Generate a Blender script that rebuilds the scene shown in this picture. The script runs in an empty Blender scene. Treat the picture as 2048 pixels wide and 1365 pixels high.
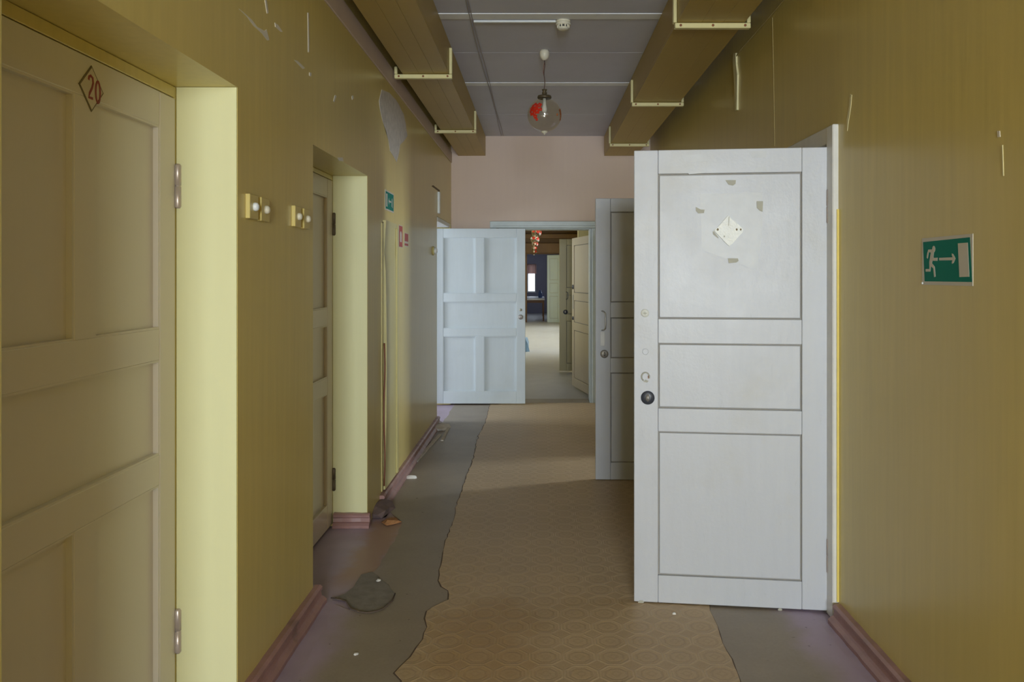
import bpy, bmesh, math, random
from mathutils import Vector, Matrix
random.seed(7)
S = bpy.context.scene
COL = S.collection
F = 1580.0            # focal length in pixels of the 2048 px wide frame
CZ = 1.456            # eye height

# ------------------------------------------------------------------ camera
cam_d = bpy.data.cameras.new('camera'); cam = bpy.data.objects.new('camera', cam_d); COL.objects.link(cam)
cam.location = (0, 0, CZ); cam.rotation_euler = (math.pi/2, 0, 0)
cam_d.sensor_width = 36.0; cam_d.lens = 36.0*F/2048
cam_d.shift_x = -54/2048; cam_d.shift_y = -132.5/2048
cam_d.clip_start = 0.05; cam_d.clip_end = 200
S.camera = cam

# ------------------------------------------------------------------ world, daylight at the windows, exposure
W = bpy.data.worlds.new('world'); S.world = W; W.use_nodes = True
bg = W.node_tree.nodes['Background']; bg.inputs[0].default_value = (0.80, 0.90, 1.0, 1); bg.inputs[1].default_value = 2.2
def daylight(name, loc, rot, sx, sy, power, col=(0.84, 0.93, 1.0), spread=180):
    l = bpy.data.lights.new(name, 'AREA'); l.shape = 'RECTANGLE'; l.size = sx; l.size_y = sy
    l.energy = power; l.color = col; l.spread = math.radians(spread)
    o = bpy.data.objects.new(name, l); COL.objects.link(o); o.location = loc; o.rotation_euler = rot
    return o
R90 = math.pi/2
# area lights face local -Z
daylight('daylight_near_window', (0.36, -6.12, 1.65), (R90, 0, 0), 1.55, 1.9, 560)             # faces +Y
daylight('daylight_room_window', (4.72, 3.8, 1.6), (0, R90, 0), 1.4, 1.2, 12)                 # faces -X
daylight('daylight_room_window_b', (4.72, 7.15, 1.6), (0, R90, 0), 1.2, 0.6, 175)
daylight('daylight_left_room_window', (-4.12, 7.9, 1.6), (0, -R90, 0), 1.4, 1.3, 110)          # faces +X
for i, y in enumerate((15.2, 17.2, 19.2, 21.4)):
    daylight('daylight_corridor_window', (1.62, y, 1.65), (0, R90*0.8, 0), 1.4, 1.3, 80)
daylight('added_fill_last_room', (1.68, 27.25, 1.6), (0, R90, 0), 1.3, 1.2, 22)  # added light at an unseen window, brightens the dark last room
daylight('added_fill_left', (-1.36, 10.6, 1.6), (0, -R90, 0), 1.3, 1.1, 12)  # added light at an unseen window, brightens floor past the far doorway
S.view_settings.view_transform = 'Standard'; S.view_settings.look = 'None'
S.view_settings.gamma = 1.0; S.view_settings.use_curve_mapping = False
S.view_settings.exposure = 0.08
try:
    S.cycles.use_denoising = True
    S.cycles.max_bounces = 6; S.cycles.diffuse_bounces = 4; S.cycles.glossy_bounces = 2
    S.cycles.use_adaptive_sampling = True; S.cycles.adaptive_threshold = 0.03
    S.cycles.transparent_max_bounces = 12; S.cycles.sample_clamp_indirect = 2.5
    S.cycles.caustics_reflective = False; S.cycles.caustics_refractive = False
except Exception: pass

# ------------------------------------------------------------------ materials
def srgb(r, g, b):
    f = lambda c: (c/255/12.92) if c/255 <= 0.04045 else ((c/255+0.055)/1.055)**2.4
    return (f(r), f(g), f(b), 1)
class NT:
    def __init__(s, name):
        s.m = bpy.data.materials.new(name); s.m.use_nodes = True; s.t = s.m.node_tree; s.n = s.t.nodes
        s.b = s.n['Principled BSDF']; s.out = s.n['Material Output']; s._geo = None
    def add(s, t, **kw):
        n = s.n.new(t)
        for k, v in kw.items(): setattr(n, k, v)
        return n
    def link(s, a, b): s.t.links.new(a, b)
    def setin(s, sock, v):
        if hasattr(v, 'is_output'): s.link(v, sock)
        elif v is not None: sock.default_value = v
    def math(s, op, a, b=None, c=None, clamp=False):
        n = s.add('ShaderNodeMath', operation=op); n.use_clamp = clamp
        s.setin(n.inputs[0], a)
        if b is not None: s.setin(n.inputs[1], b)
        if c is not None: s.setin(n.inputs[2], c)
        return n.outputs[0]
    def pos(s):
        if not s._geo: s._geo = s.add('ShaderNodeNewGeometry')
        return s._geo.outputs['Position']
    def xyz(s):
        n = s.add('ShaderNodeSeparateXYZ'); s.link(s.pos(), n.inputs[0]); return n.outputs
    def objco(s):
        n = s.add('ShaderNodeTexCoord'); return n.outputs['Object']
    def noise(s, scale, detail=4, stretch=None, vec=None, rough=0.55, dist=0.0):
        v = vec or s.pos()
        if stretch:
            mp = s.add('ShaderNodeMapping'); s.link(v, mp.inputs[0]); mp.inputs['Scale'].default_value = stretch; v = mp.outputs[0]
        n = s.add('ShaderNodeTexNoise'); n.inputs['Scale'].default_value = scale; n.inputs['Detail'].default_value = detail
        n.inputs['Roughness'].default_value = rough; n.inputs['Distortion'].default_value = dist
        s.link(v, n.inputs['Vector']); return n.outputs['Fac']
    def ramp(s, fac, lo, hi):
        n = s.add('ShaderNodeMapRange'); n.interpolation_type = 'SMOOTHSTEP'
        s.link(fac, n.inputs[0]); n.inputs[1].default_value = lo; n.inputs[2].default_value = hi
        return n.outputs[0]
    def mix(s, fac, a, b):
        n = s.add('ShaderNodeMix'); n.data_type = 'RGBA'
        s.setin(n.inputs[0], fac); s.setin(n.inputs[6], a); s.setin(n.inputs[7], b)
        return n.outputs[2]
    def mul(s, col, fac_out, lo, hi):
        """multiply a colour by a factor running lo..hi along fac_out"""
        k = s.add('ShaderNodeMapRange'); s.link(fac_out, k.inputs[0]); k.inputs[3].default_value = lo; k.inputs[4].default_value = hi
        n = s.add('ShaderNodeVectorMath', operation='SCALE'); s.setin(n.inputs[0], col if hasattr(col, 'is_output') else col[:3]); s.link(k.outputs[0], n.inputs['Scale'])
        return n.outputs[0]
    def bump(s, h, strength=0.2, dist=0.01, prev=None):
        n = s.add('ShaderNodeBump'); n.inputs['Strength'].default_value = strength; n.inputs['Distance'].default_value = dist
        s.link(h, n.inputs['Height'])
        if prev: s.link(prev, n.inputs['Normal'])
        return n.outputs[0]
    def done(s, col, rough=0.5, normal=None, metal=0.0, spec=0.5):
        s.setin(s.b.inputs['Base Color'], col); s.setin(s.b.inputs['Roughness'], rough)
        s.b.inputs['Metallic'].default_value = metal; s.b.inputs['Specular IOR Level'].default_value = spec
        if normal: s.link(normal, s.b.inputs['Normal'])
        return s.m
M = {}
def simple(name, col, rough=0.5, metal=0.0, spec=0.5, var=0.12, scale=14, bump=0.05):
    t = NT(name); c = t.mul(col, t.noise(scale, 4), 1-var, 1+var)
    nb = t.bump(t.noise(scale*4, 2), bump, 0.004) if bump > 0.1 else None
    M[name] = t.done(c, rough, nb, metal, spec); return M[name]

def oil_paint(name, base, dirt, rough_lo=0.20, rough_hi=0.38, streak=0.06, bump=True):
    """gloss oil paint rolled over plaster: vertical streaks, soft grime, uneven sheen"""
    t = NT(name)
    st = t.noise(6, 3, (5.0, 5.0, 0.25)); sp = t.noise(1.3, 3)
    c = t.mul(base, st, 1-streak, 1+streak)
    c = t.mix(t.math('MULTIPLY', t.ramp(sp, 0.15, 0.90), 0.6 if bump else 0.0), c, dirt)
    b1 = t.bump(t.noise(9, 2, (3, 3, 0.5)), 0.07, 0.010)
    M[name] = t.done(c, (rough_lo+rough_hi)/2, b1 if bump else None); return M[name]
oil_paint('yellow_paint', (0.67, 0.545, 0.185, 1), (0.56, 0.46, 0.18, 1), streak=0.13)
oil_paint('reveal_lit_tone', (0.77, 0.755, 0.44, 1), (0.73, 0.70, 0.40, 1), 0.3, 0.45, 0.03)  # paler copy of the wall yellow, window light put into the jamb colour
oil_paint('duct_paint', (0.48, 0.345, 0.09, 1), (0.40, 0.28, 0.07, 1), 0.35, 0.55, 0.06)
oil_paint('bracket_paint', (0.80, 0.74, 0.38, 1), (0.62, 0.53, 0.26, 1), 0.3, 0.45)
oil_paint('cupboard_paint', (0.62, 0.55, 0.24, 1), (0.42, 0.36, 0.16, 1), 0.25, 0.4)
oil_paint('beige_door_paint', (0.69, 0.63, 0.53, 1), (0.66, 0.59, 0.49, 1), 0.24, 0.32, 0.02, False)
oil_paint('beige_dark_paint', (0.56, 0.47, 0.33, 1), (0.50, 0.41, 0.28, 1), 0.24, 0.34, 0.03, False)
oil_paint('pink_plaster', (0.80, 0.65, 0.56, 1), (0.72, 0.56, 0.48, 1), 0.6, 0.8, 0.03)
oil_paint('room_plaster', (0.70, 0.70, 0.68, 1), (0.6, 0.6, 0.57, 1), 0.6, 0.8, 0.03)
oil_paint('brown_beam', (0.17, 0.095, 0.04, 1), (0.09, 0.045, 0.02, 1), 0.5, 0.7, 0.15)
oil_paint('blue_grey_wall', (0.24, 0.23, 0.29, 1), (0.18, 0.17, 0.22, 1), 0.5, 0.7, 0.05)
oil_paint('pale_blue_paint', (0.60, 0.72, 0.84, 1), (0.52, 0.63, 0.73, 1), 0.3, 0.45, 0.05)
oil_paint('olive_door_paint', (0.36, 0.31, 0.15, 1), (0.30, 0.25, 0.11, 1), 0.3, 0.45, 0.05)
oil_paint('trim_board', (0.66, 0.53, 0.45, 1), (0.54, 0.42, 0.35, 1), 0.5, 0.7, 0.06)

# white gloss door paint with brushed streaks, craquelure and grime
def white_door(name, base, grime):
    t = NT(name); o = t.objco()
    st = t.noise(5, 3, (6, 1, 0.6), o); g = t.noise(2.2, 5, None, o); cr = t.noise(22, 3, (4, 4, 0.5), o, 0.6, 1.0)
    c = t.mul(base, st, 0.96, 1.03)
    c = t.mix(t.math('MULTIPLY', t.ramp(g, 0.50, 0.75), 0.55), c, grime)
    c = t.mix(t.math('MULTIPLY', t.ramp(cr, 0.66, 0.74), 0.16), c, (0.36, 0.35, 0.32, 1))
    b = t.bump(t.noise(14, 3, (2, 1, 1), o), 0.10, 0.008); b = t.bump(t.noise(70, 2, None, o), 0.12, 0.003, b)
    r = t.add('ShaderNodeMapRange'); t.link(t.noise(4, 4, None, o), r.inputs[0]); r.inputs[3].default_value = 0.30; r.inputs[4].default_value = 0.50
    M[name] = t.done(c, r.outputs[0], b, 0.0, 0.4); return M[name]
white_door('white_door_paint', (0.565, 0.585, 0.63, 1), (0.50, 0.49, 0.45, 1))
white_door('bluish_door_paint', (0.58, 0.65, 0.69, 1), (0.50, 0.56, 0.59, 1))
simple('groove_shade', (0.34, 0.32, 0.29, 1), 0.8)  # dark grey, shade of the panel grooves put into the colour
simple('white_paint', (0.74, 0.74, 0.72, 1), 0.4)
simple('frame_grey_paint', (0.58, 0.66, 0.68, 1), 0.4)
simple('plaster_raw', (0.60, 0.56, 0.51, 1), 0.85, var=0.3, scale=25, bump=0.4)
simple('fresh_yellow', (0.82, 0.66, 0.17, 1), 0.5)
simple('peel_pale', (0.78, 0.72, 0.42, 1), 0.6)
simple('scratch_white', (0.72, 0.68, 0.60, 1), 0.8)
simple('scratch_dark', (0.16, 0.11, 0.05, 1), 0.8)
simple('tape_residue', (0.42, 0.41, 0.34, 1), 0.6)
simple('plaque_paint', (0.70, 0.71, 0.66, 1), 0.35, bump=0.3, scale=30)
simple('dark_metal', (0.035, 0.04, 0.055, 1), 0.35)
simple('black_gap', (0.01, 0.008, 0.006, 1), 0.9)
simple('steel', (0.55, 0.55, 0.56, 1), 0.35, 0.9)
simple('dull_steel', (0.42, 0.40, 0.38, 1), 0.45, 0.7)
simple('hinge_metal', (0.58, 0.50, 0.46, 1), 0.35, 0.5)
simple('rust', (0.28, 0.11, 0.05, 1), 0.8, var=0.4)
simple('brass', (0.12, 0.09, 0.05, 1), 0.5, 0.4)
simple('cream_plastic', (0.74, 0.70, 0.56, 1), 0.4, bump=0)
simple('white_plastic', (0.80, 0.84, 0.86, 1), 0.4, bump=0)
simple('grille_dark', (0.05, 0.05, 0.045, 1), 0.7)
simple('cable_grey', (0.44, 0.40, 0.40, 1), 0.6)
simple('cable_yellow', (0.50, 0.40, 0.17, 1), 0.6)
simple('cable_red', (0.20, 0.06, 0.03, 1), 0.6)
simple('cord_brown', (0.10, 0.06, 0.05, 1), 0.6)
simple('number_red', (0.26, 0.025, 0.012, 1), 0.5)
simple('number_outline', (0.17, 0.13, 0.06, 1), 0.6)
simple('number_plate', (0.62, 0.54, 0.40, 1), 0.35)
simple('sign_green', (0.0, 0.20, 0.155, 1), 0.6, spec=0.15, var=0.05, bump=0)
simple('sign_white', (0.60, 0.57, 0.50, 1), 0.45, var=0.05, bump=0)
simple('sign_red', (0.42, 0.05, 0.05, 1), 0.45, bump=0)
simple('chip_orange', (0.42, 0.20, 0.08, 1), 0.8, var=0.3)
simple('debris_pale', (0.55, 0.50, 0.44, 1), 0.85, var=0.3)
simple('debris_white', (0.86, 0.85, 0.82, 1), 0.7)
simple('debris_dark', (0.20, 0.14, 0.13, 1), 0.9, var=0.3)
simple('blue_plastic', (0.16, 0.26, 0.36, 1), 0.35, var=0.3)
simple('blue_enamel', (0.10, 0.16, 0.38, 1), 0.3)
simple('table_white', (0.70, 0.70, 0.74, 1), 0.4)
simple('wood_brown', (0.16, 0.08, 0.045, 1), 0.6)
t = NT('curtain_pink'); df = t.add('ShaderNodeBsdfDiffuse'); tl = t.add('ShaderNodeBsdfTranslucent'); ms = t.add('ShaderNodeMixShader')
df.inputs[0].default_value = (0.70, 0.48, 0.43, 1); tl.inputs[0].default_value = (0.70, 0.48, 0.43, 1)
t.link(df.outputs[0], ms.inputs[1]); t.link(tl.outputs[0], ms.inputs[2]); t.link(ms.outputs[0], t.out.inputs[0]); M['curtain_pink'] = t.m
simple('concrete', (0.25, 0.225, 0.19, 1), 0.9, var=0.35, scale=20, bump=0.4)

# skirting board: purple-brown floor enamel, chipped
t = NT('skirting_paint'); c = t.mul((0.34, 0.19, 0.175, 1), t.noise(8, 4), 0.75, 1.25)
c = t.mix(t.ramp(t.noise(5, 5), 0.62, 0.7), c, (0.22, 0.13, 0.115, 1))
M['skirting_paint'] = t.done(c, 0.38, t.bump(t.noise(30, 4), 0.3, 0.006))

# painted board floor (purple-brown enamel) worn to orange-brown in the second doorway
t = NT('floor_enamel'); x, y, z = t.xyz()
c = t.mul((0.40, 0.315, 0.40, 1), t.noise(5, 5), 0.75, 1.25)
n = t.noise(6, 4)
def band(t, v, a, b, soft):
    lo = t.ramp(v, a-soft, a+soft); hi = t.math('SUBTRACT', 1.0, t.ramp(v, b-soft, b+soft)); return t.math('MULTIPLY', lo, hi)
xw = t.math('ADD', x, t.math('MULTIPLY', t.math('SUBTRACT', n, 0.5), 0.25))
worn = t.math('MULTIPLY', band(t, xw, -0.97, -0.78, 0.05), band(t, y, 3.72, 4.75, 0.15))
c = t.mix(t.math('MULTIPLY', worn, 0.8), c, (0.38, 0.225, 0.13, 1))
far = t.ramp(y, 8.9, 9.1)
c = t.mix(far, c, t.mul((0.46, 0.455, 0.45, 1), t.noise(4, 4), 0.85, 1.15))
M['floor_enamel'] = t.done(c, 0.42, t.bump(t.noise(22, 4), 0.2, 0.006))

# plain grey-brown linoleum, enamel overspray along its wall side
t = NT('grey_linoleum'); x, y, z = t.xyz()
c = t.mul((0.30, 0.25, 0.195, 1), t.noise(3.5, 5), 0.80, 1.2)
c = t.mul(c, t.noise(90, 2), 0.9, 1.1)
xn = t.math('ADD', x, t.math('MULTIPLY', t.math('SUBTRACT', t.noise(4, 4), 0.5), 0.22))
over = t.math('ADD', t.math('SUBTRACT', 1.0, t.ramp(xn, -0.88, -0.72)), t.ramp(xn, 0.98, 1.12), clamp=True)
over = t.math('MULTIPLY', over, t.math('SUBTRACT', 1.0, t.ramp(y, 3.4, 4.2)))
c = t.mix(t.math('MULTIPLY', over, 0.75), c, (0.44, 0.345, 0.50, 1))
spk = t.ramp(t.noise(26, 3), 0.70, 0.74); c = t.mix(t.math('MULTIPLY', spk, 0.6), c, (0.06, 0.035, 0.025, 1))
M['grey_linoleum'] = t.done(c, 0.45, t.bump(t.noise(40, 3), 0.12, 0.004))

# embossed linoleum: octagons with diamonds between, warm tan
t = NT('patterned_linoleum'); x, y, z = t.xyz()
CELL = 0.128
def fold(v, off):
    u = t.math('FRACT', t.math('ADD', t.math('DIVIDE', v, CELL), off)); return t.math('ABSOLUTE', t.math('SUBTRACT', u, 0.5))
u, v = fold(x, 50.3), fold(y, 50.1)
mx = t.math('MAXIMUM', u, v); dg = t.math('MULTIPLY', t.math('ADD', u, v), 0.7071)
oc = t.math('MAXIMUM', mx, dg)                                   # octagon distance 0..0.5
rim = band(t, oc, 0.425, 0.49, 0.02); ring = band(t, oc, 0.27, 0.33, 0.03); core = band(t, dg, 0.07, 0.13, 0.02)
corner = t.ramp(dg, 0.52, 0.56)
c = t.mul((0.50, 0.365, 0.215, 1), t.noise(2.5, 5), 0.82, 1.18)
c = t.mix(t.math('MULTIPLY', rim, 0.38), c, (0.56, 0.43, 0.28, 1))
c = t.mix(t.math('MULTIPLY', ring, 0.30), c, (0.30, 0.21, 0.125, 1))
c = t.mix(t.math('MULTIPLY', core, 0.25), c, (0.32, 0.225, 0.13, 1))
c = t.mix(t.math('MULTIPLY', corner, 0.22), c, (0.32, 0.22, 0.125, 1))
c = t.mul(c, t.noise(140, 2), 0.86, 1.14)
# a few rusty stains, and a paler strip past the second doorway
dx = t.math('SUBTRACT', x, -0.22); dy = t.math('SUBTRACT', y, 3.1)
dd = t.math('ADD', t.math('MULTIPLY', dx, dx), t.math('MULTIPLY', t.math('MULTIPLY', dy, dy), 0.35))
dd = t.math('ADD', dd, t.math('MULTIPLY', t.math('SUBTRACT', t.noise(5, 4), 0.5), 0.12))
c = t.mix(t.math('MULTIPLY', t.math('SUBTRACT', 1.0, t.ramp(dd, 0.0, 0.09)), 0.55), c, (0.40, 0.24, 0.09, 1))
h = t.math('SUBTRACT', rim, t.math('MULTIPLY', ring, 0.6))
nb = t.bump(h, 0.25, 0.004); nb = t.bump(t.noise(160, 2), 0.2, 0.002, nb)
M['patterned_linoleum'] = t.done(c, 0.48, nb)

# grey-mauve ceiling panels
t = NT('ceiling_panel_paint'); c = t.mul((0.61, 0.62, 0.72, 1), t.noise(2.0, 4), 0.88, 1.12)
M['ceiling_panel_paint'] = t.done(c, 0.7, t.bump(t.noise(70, 3), 0.15, 0.003))
simple('ceiling_strip_paint', (0.90, 0.93, 0.97, 1), 0.6)

# clear glass for panes: mostly transparent, a little reflection
t = NT('window_glass'); tr = t.add('ShaderNodeBsdfTransparent'); gl = t.add('ShaderNodeBsdfGlossy'); gl.inputs['Roughness'].default_value = 0.03
ms = t.add('ShaderNodeMixShader'); ms.inputs[0].default_value = 0.06
t.link(tr.outputs[0], ms.inputs[1]); t.link(gl.outputs[0], ms.inputs[2]); t.link(ms.outputs[0], t.out.inputs[0]); M['window_glass'] = t.m
# lamp globe: thin amber-clear glass, red flower painted on
t = NT('globe_glass'); o = t.objco()
tr = t.add('ShaderNodeBsdfTransparent'); tr.inputs[0].default_value = (0.93, 0.90, 0.82, 1)
gl = t.add('ShaderNodeBsdfGlossy'); gl.inputs['Roughness'].default_value = 0.05; gl.inputs[0].default_value = (1, 1, 1, 1)
lw_ = t.add('ShaderNodeLayerWeight'); lw_.inputs[0].default_value = 0.5; fr_ = t.math('MULTIPLY', t.math('POWER', lw_.outputs['Facing'], 4.0), 0.45)
ms = t.add('ShaderNodeMixShader'); t.link(t.math('ADD', fr_, 0.04, clamp=True), ms.inputs[0]); t.link(tr.outputs[0], ms.inputs[1]); t.link(gl.outputs[0], ms.inputs[2])
t.link(ms.outputs[0], t.out.inputs[0]); M['globe_glass'] = t.m
simple('flower_red', (0.62, 0.03, 0.012, 1), 0.3, bump=0)
simple('flower_orange', (0.45, 0.14, 0.05, 1), 0.3, bump=0)

# ------------------------------------------------------------------ mesh helpers
def mk(name, verts, faces, mat, parent=None, smooth=False):
    me = bpy.data.meshes.new(name); me.from_pydata([tuple(v) for v in verts], [], faces); me.update()
    me.materials.append(M[mat] if isinstance(mat, str) else mat)
    if smooth:
        for p in me.polygons: p.use_smooth = True
    o = bpy.data.objects.new(name, me); COL.objects.link(o)
    if parent: o.parent = parent
    return o
def from_bm(name, bm, mat, parent=None, smooth=False):
    bmesh.ops.recalc_face_normals(bm, faces=bm.faces)
    me = bpy.data.meshes.new(name); bm.to_mesh(me); bm.free()
    me.materials.append(M[mat])
    if smooth:
        for p in me.polygons: p.use_smooth = True
    o = bpy.data.objects.new(name, me); COL.objects.link(o)
    if parent: o.parent = parent
    return o
def add_box(bm, x0, x1, y0, y1, z0, z1, bev=0.0):
    r = bmesh.ops.create_cube(bm, size=1.0)
    vs = r['verts']
    for v in vs:
        v.co = Vector((x0 + (v.co.x+.5)*(x1-x0), y0 + (v.co.y+.5)*(y1-y0), z0 + (v.co.z+.5)*(z1-z0)))
    if bev:
        es = list({e for v in vs for e in v.link_edges})
        bmesh.ops.bevel(bm, geom=es, offset=bev, segments=1, affect='EDGES')
    return vs
def box(name, x0, x1, y0, y1, z0, z1, mat, parent=None, bev=0.0):
    bm = bmesh.new(); add_box(bm, x0, x1, y0, y1, z0, z1, bev); return from_bm(name, bm, mat, parent)
def boxes(name, lst, mat, parent=None, bev=0.0):
    bm = bmesh.new()
    for b in lst: add_box(bm, *b, bev)
    return from_bm(name, bm, mat, parent)
def lathe(name, prof, mat, parent=None, seg=24, axis='z', smooth=True):
    """prof: (radius, height) pairs, revolved about the axis"""
    V, Fc = [], []
    for r, h in prof:
        for k in range(seg):
            a = 2*math.pi*k/seg; p = (r*math.cos(a), r*math.sin(a), h)
            V.append(p if axis == 'z' else (p[0], -p[2], p[1]))       # axis 'y': height runs toward -y (out of the face)
    for i in range(len(prof)-1):
        for k in range(seg):
            k2 = (k+1) % seg; Fc.append((i*seg+k, i*seg+k2, (i+1)*seg+k2, (i+1)*seg+k))
    Fc.append(tuple(range(seg))[::-1]); Fc.append(tuple((len(prof)-1)*seg+k for k in range(seg)))
    o = mk(name, V, Fc, mat, parent, smooth)
    bm = bmesh.new(); bm.from_mesh(o.data); bmesh.ops.recalc_face_normals(bm, faces=bm.faces); bm.to_mesh(o.data); bm.free()
    if smooth:
        for p in o.data.polygons:
            if len(p.vertices) > 4: p.use_smooth = False
    return o
def tube(name, pts, r, mat, parent=None, seg=8):
    pts = [Vector(p) for p in pts]; V, Fc = [], []
    for i, p in enumerate(pts):
        d = (pts[min(i+1, len(pts)-1)] - pts[max(i-1, 0)]).normalized()
        a = d.orthogonal().normalized() if i == 0 else (a - d*a.dot(d)).normalized()
        b = d.cross(a)
        for k in range(seg):
            w = 2*math.pi*k/seg; V.append(p + a*(r*math.cos(w)) + b*(r*math.sin(w)))
    for i in range(len(pts)-1):
        for k in range(seg):
            k2 = (k+1) % seg; Fc.append((i*seg+k, i*seg+k2, (i+1)*seg+k2, (i+1)*seg+k))
    Fc.append(tuple(range(seg))[::-1]); Fc.append(tuple((len(pts)-1)*seg+k for k in range(seg)))
    return mk(name, V, Fc, mat, parent, True)
def slab(name, poly, h0, h1, mat, parent=None, plane='xy'):
    """a polygon given thickness; plane 'xy' rises in z, plane 'xz' comes out toward -y"""
    bm = bmesh.new()
    def P(p, h): return (p[0], p[1], h) if plane == 'xy' else (p[0], -h, p[1])
    a = [bm.verts.new(P(p, h0)) for p in poly]; b = [bm.verts.new(P(p, h1)) for p in poly]
    n = len(poly); bm.faces.new(a); bm.faces.new(b)
    for i in range(n): bm.faces.new((a[i], a[(i+1) % n], b[(i+1) % n], b[i]))
    bmesh.ops.triangulate(bm, faces=[f for f in bm.faces if len(f.verts) > 4])
    return from_bm(name, bm, mat, parent)
def empty(name, loc, rz=0.0):
    o = bpy.data.objects.new(name, None); COL.objects.link(o); o.location = loc; o.rotation_euler = (0, 0, rz); o.empty_display_size = 0.1
    return o
def tag(o, label, cat, group=None, kind=None):
    o['label'] = label; o['category'] = cat
    if group: o['group'] = group
    if kind: o['kind'] = kind
    return o
def struct(o, label, cat):
    o['kind'] = 'structure'; o['label'] = label; o['category'] = cat; return o
LW, RW = math.pi/2, -math.pi/2      # wall-mounted frames: x = right as seen from the front, y = into the wall

XL, XR = -0.995, 1.26               # corridor wall faces
XD = -1.195                         # plane of the left doors
YE = 8.95                           # far end wall
ZC = 3.03                           # ceiling
ZD = 2.804                          # underside of the ducts
def fy(py): return CZ*F/(py-550.0)                      # depth of a floor point from its photo row
def fp(px, py): y = fy(py); return ((px-1078.0)*y/F, y)

# ------------------------------------------------------------------ floor and its coverings
struct(box('floor', -4.2, 4.7, -6.4, 31, -0.1, 0.0, 'floor_enamel'), 'worn floor painted purple-brown showing along the walls', 'floor')
edge_px = [(805,1365),(792,1350),(820,1318),(836,1298),(847,1283),(849,1270),(855,1258),(851,1240),(852,1226),(866,1219),(884,1210),(895,1203),(896,1192),(894,1184),(884,1176),(875,1164),(880,1143),(883,1124),(891,1090),(901,1060),(908,1036),(914,1012),(925,980),(933,955),(939,940),(948,916),(953,893),(957,874),(966,858),(972,845),(978,818)]
edge = [fp(*p) for p in edge_px]
rng = random.Random(3)
def ragged(pts, step=0.05, amp=0.006):
    out = []
    for a, b in zip(pts[:-1], pts[1:]):
        L = math.dist(a, b); n = max(1, int(L/step))
        for k in range(n):
            s = k/n; out.append((a[0]+(b[0]-a[0])*s + rng.uniform(-amp, amp), a[1]+(b[1]-a[1])*s))
    out.append(pts[-1]); return out
left_edge = ragged([(-0.50, -5.85), (-0.49, 1.5)] + edge + [(fp(978, 818)[0], 8.93)])
right_edge = ragged([(0.86, 8.93), (0.84, 4.6), (0.80, 3.9), fp(1420, 1225), fp(1433, 1256), fp(1446, 1290), fp(1462, 1322), fp(1478, 1365), (0.66, 1.5), (0.64, -5.85)], 0.05, 0.004)
pl = slab('patterned_linoleum', left_edge + right_edge, 0.0036, 0.0072, 'patterned_linoleum')
simple('edge_wear_shade', (0.13, 0.09, 0.065, 1), 0.9)  # dark brown for worn edges, their shade painted in
def fringe(name, line, w0, w1, side, mat, parent, z0, z1, seed):
    r = random.Random(seed); bm = bmesh.new(); A = []
    for x_, y_ in line:
        w = r.uniform(w0, w1); A.append([bm.verts.new(p) for p in ((x_, y_, z0), (x_+side*w, y_, z0), (x_+side*w, y_, z1), (x_, y_, z1))])
    for a, b in zip(A[:-1], A[1:]):
        for k in range(4): bm.faces.new((a[k], a[(k+1) % 4], b[(k+1) % 4], b[k]))
    bm.faces.new(A[0]); bm.faces.new(A[-1]); return from_bm(name, bm, mat, parent)
fringe('worn_shaded_edge', left_edge, 0.002, 0.008, -1, 'edge_wear_shade', pl, 0.0035, 0.0050, 5)  # dark strip: edge wear plus the painted shade beside the runner
fringe('worn_shaded_edge', right_edge, 0.001, 0.006, 1, 'edge_wear_shade', pl, 0.0035, 0.0050, 6)
tag(pl, 'tan embossed linoleum runner with octagon pattern and ragged edges', 'linoleum')
lino_left = [(-0.875, -5.85), (-0.875, 3.25), fp(668, 1212), fp(700, 1222), fp(735, 1229), fp(765, 1222), fp(783, 1205), fp(790, 1190), fp(775, 1172), fp(757, 1155), fp(745, 1147), (-0.80, 3.95), (-0.79, 4.3), (-0.80, 4.62), (-0.86, 4.75), (-0.945, 4.9), (-0.945, 8.93)]
gl = slab('plain_linoleum', ragged(lino_left, 0.06, 0.008) + [(1.17, 8.93), (1.17, -5.85)], 0.0004, 0.0034, 'grey_linoleum')
tag(gl, 'plain grey-brown linoleum sheet under the patterned runner', 'linoleum')
tear = [fp(*p) for p in [(664,1200),(690,1205),(700,1222),(735,1229),(765,1222),(784,1205),(790,1190),(776,1172),(757,1155),(745,1146),(722,1152),(706,1178),(690,1190)]]
tp = slab('bare_patch', tear, 0.0034, 0.0048, 'concrete'); 
tube('torn_edge_shade', [(x_, y_, 0.0075) for x_, y_ in (fp(*p) for p in [(662,1200),(680,1203),(692,1207),(702,1222),(720,1228),(736,1230),(752,1227),(766,1222),(776,1213),(785,1205),(790,1191)])], 0.003, 'edge_wear_shade', tp, 6)  # dark tube painted as the shade of the linoleum's torn edge
tag(tp, 'dark bare patch torn out of the grey linoleum near second left door', 'floor patch')

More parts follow.
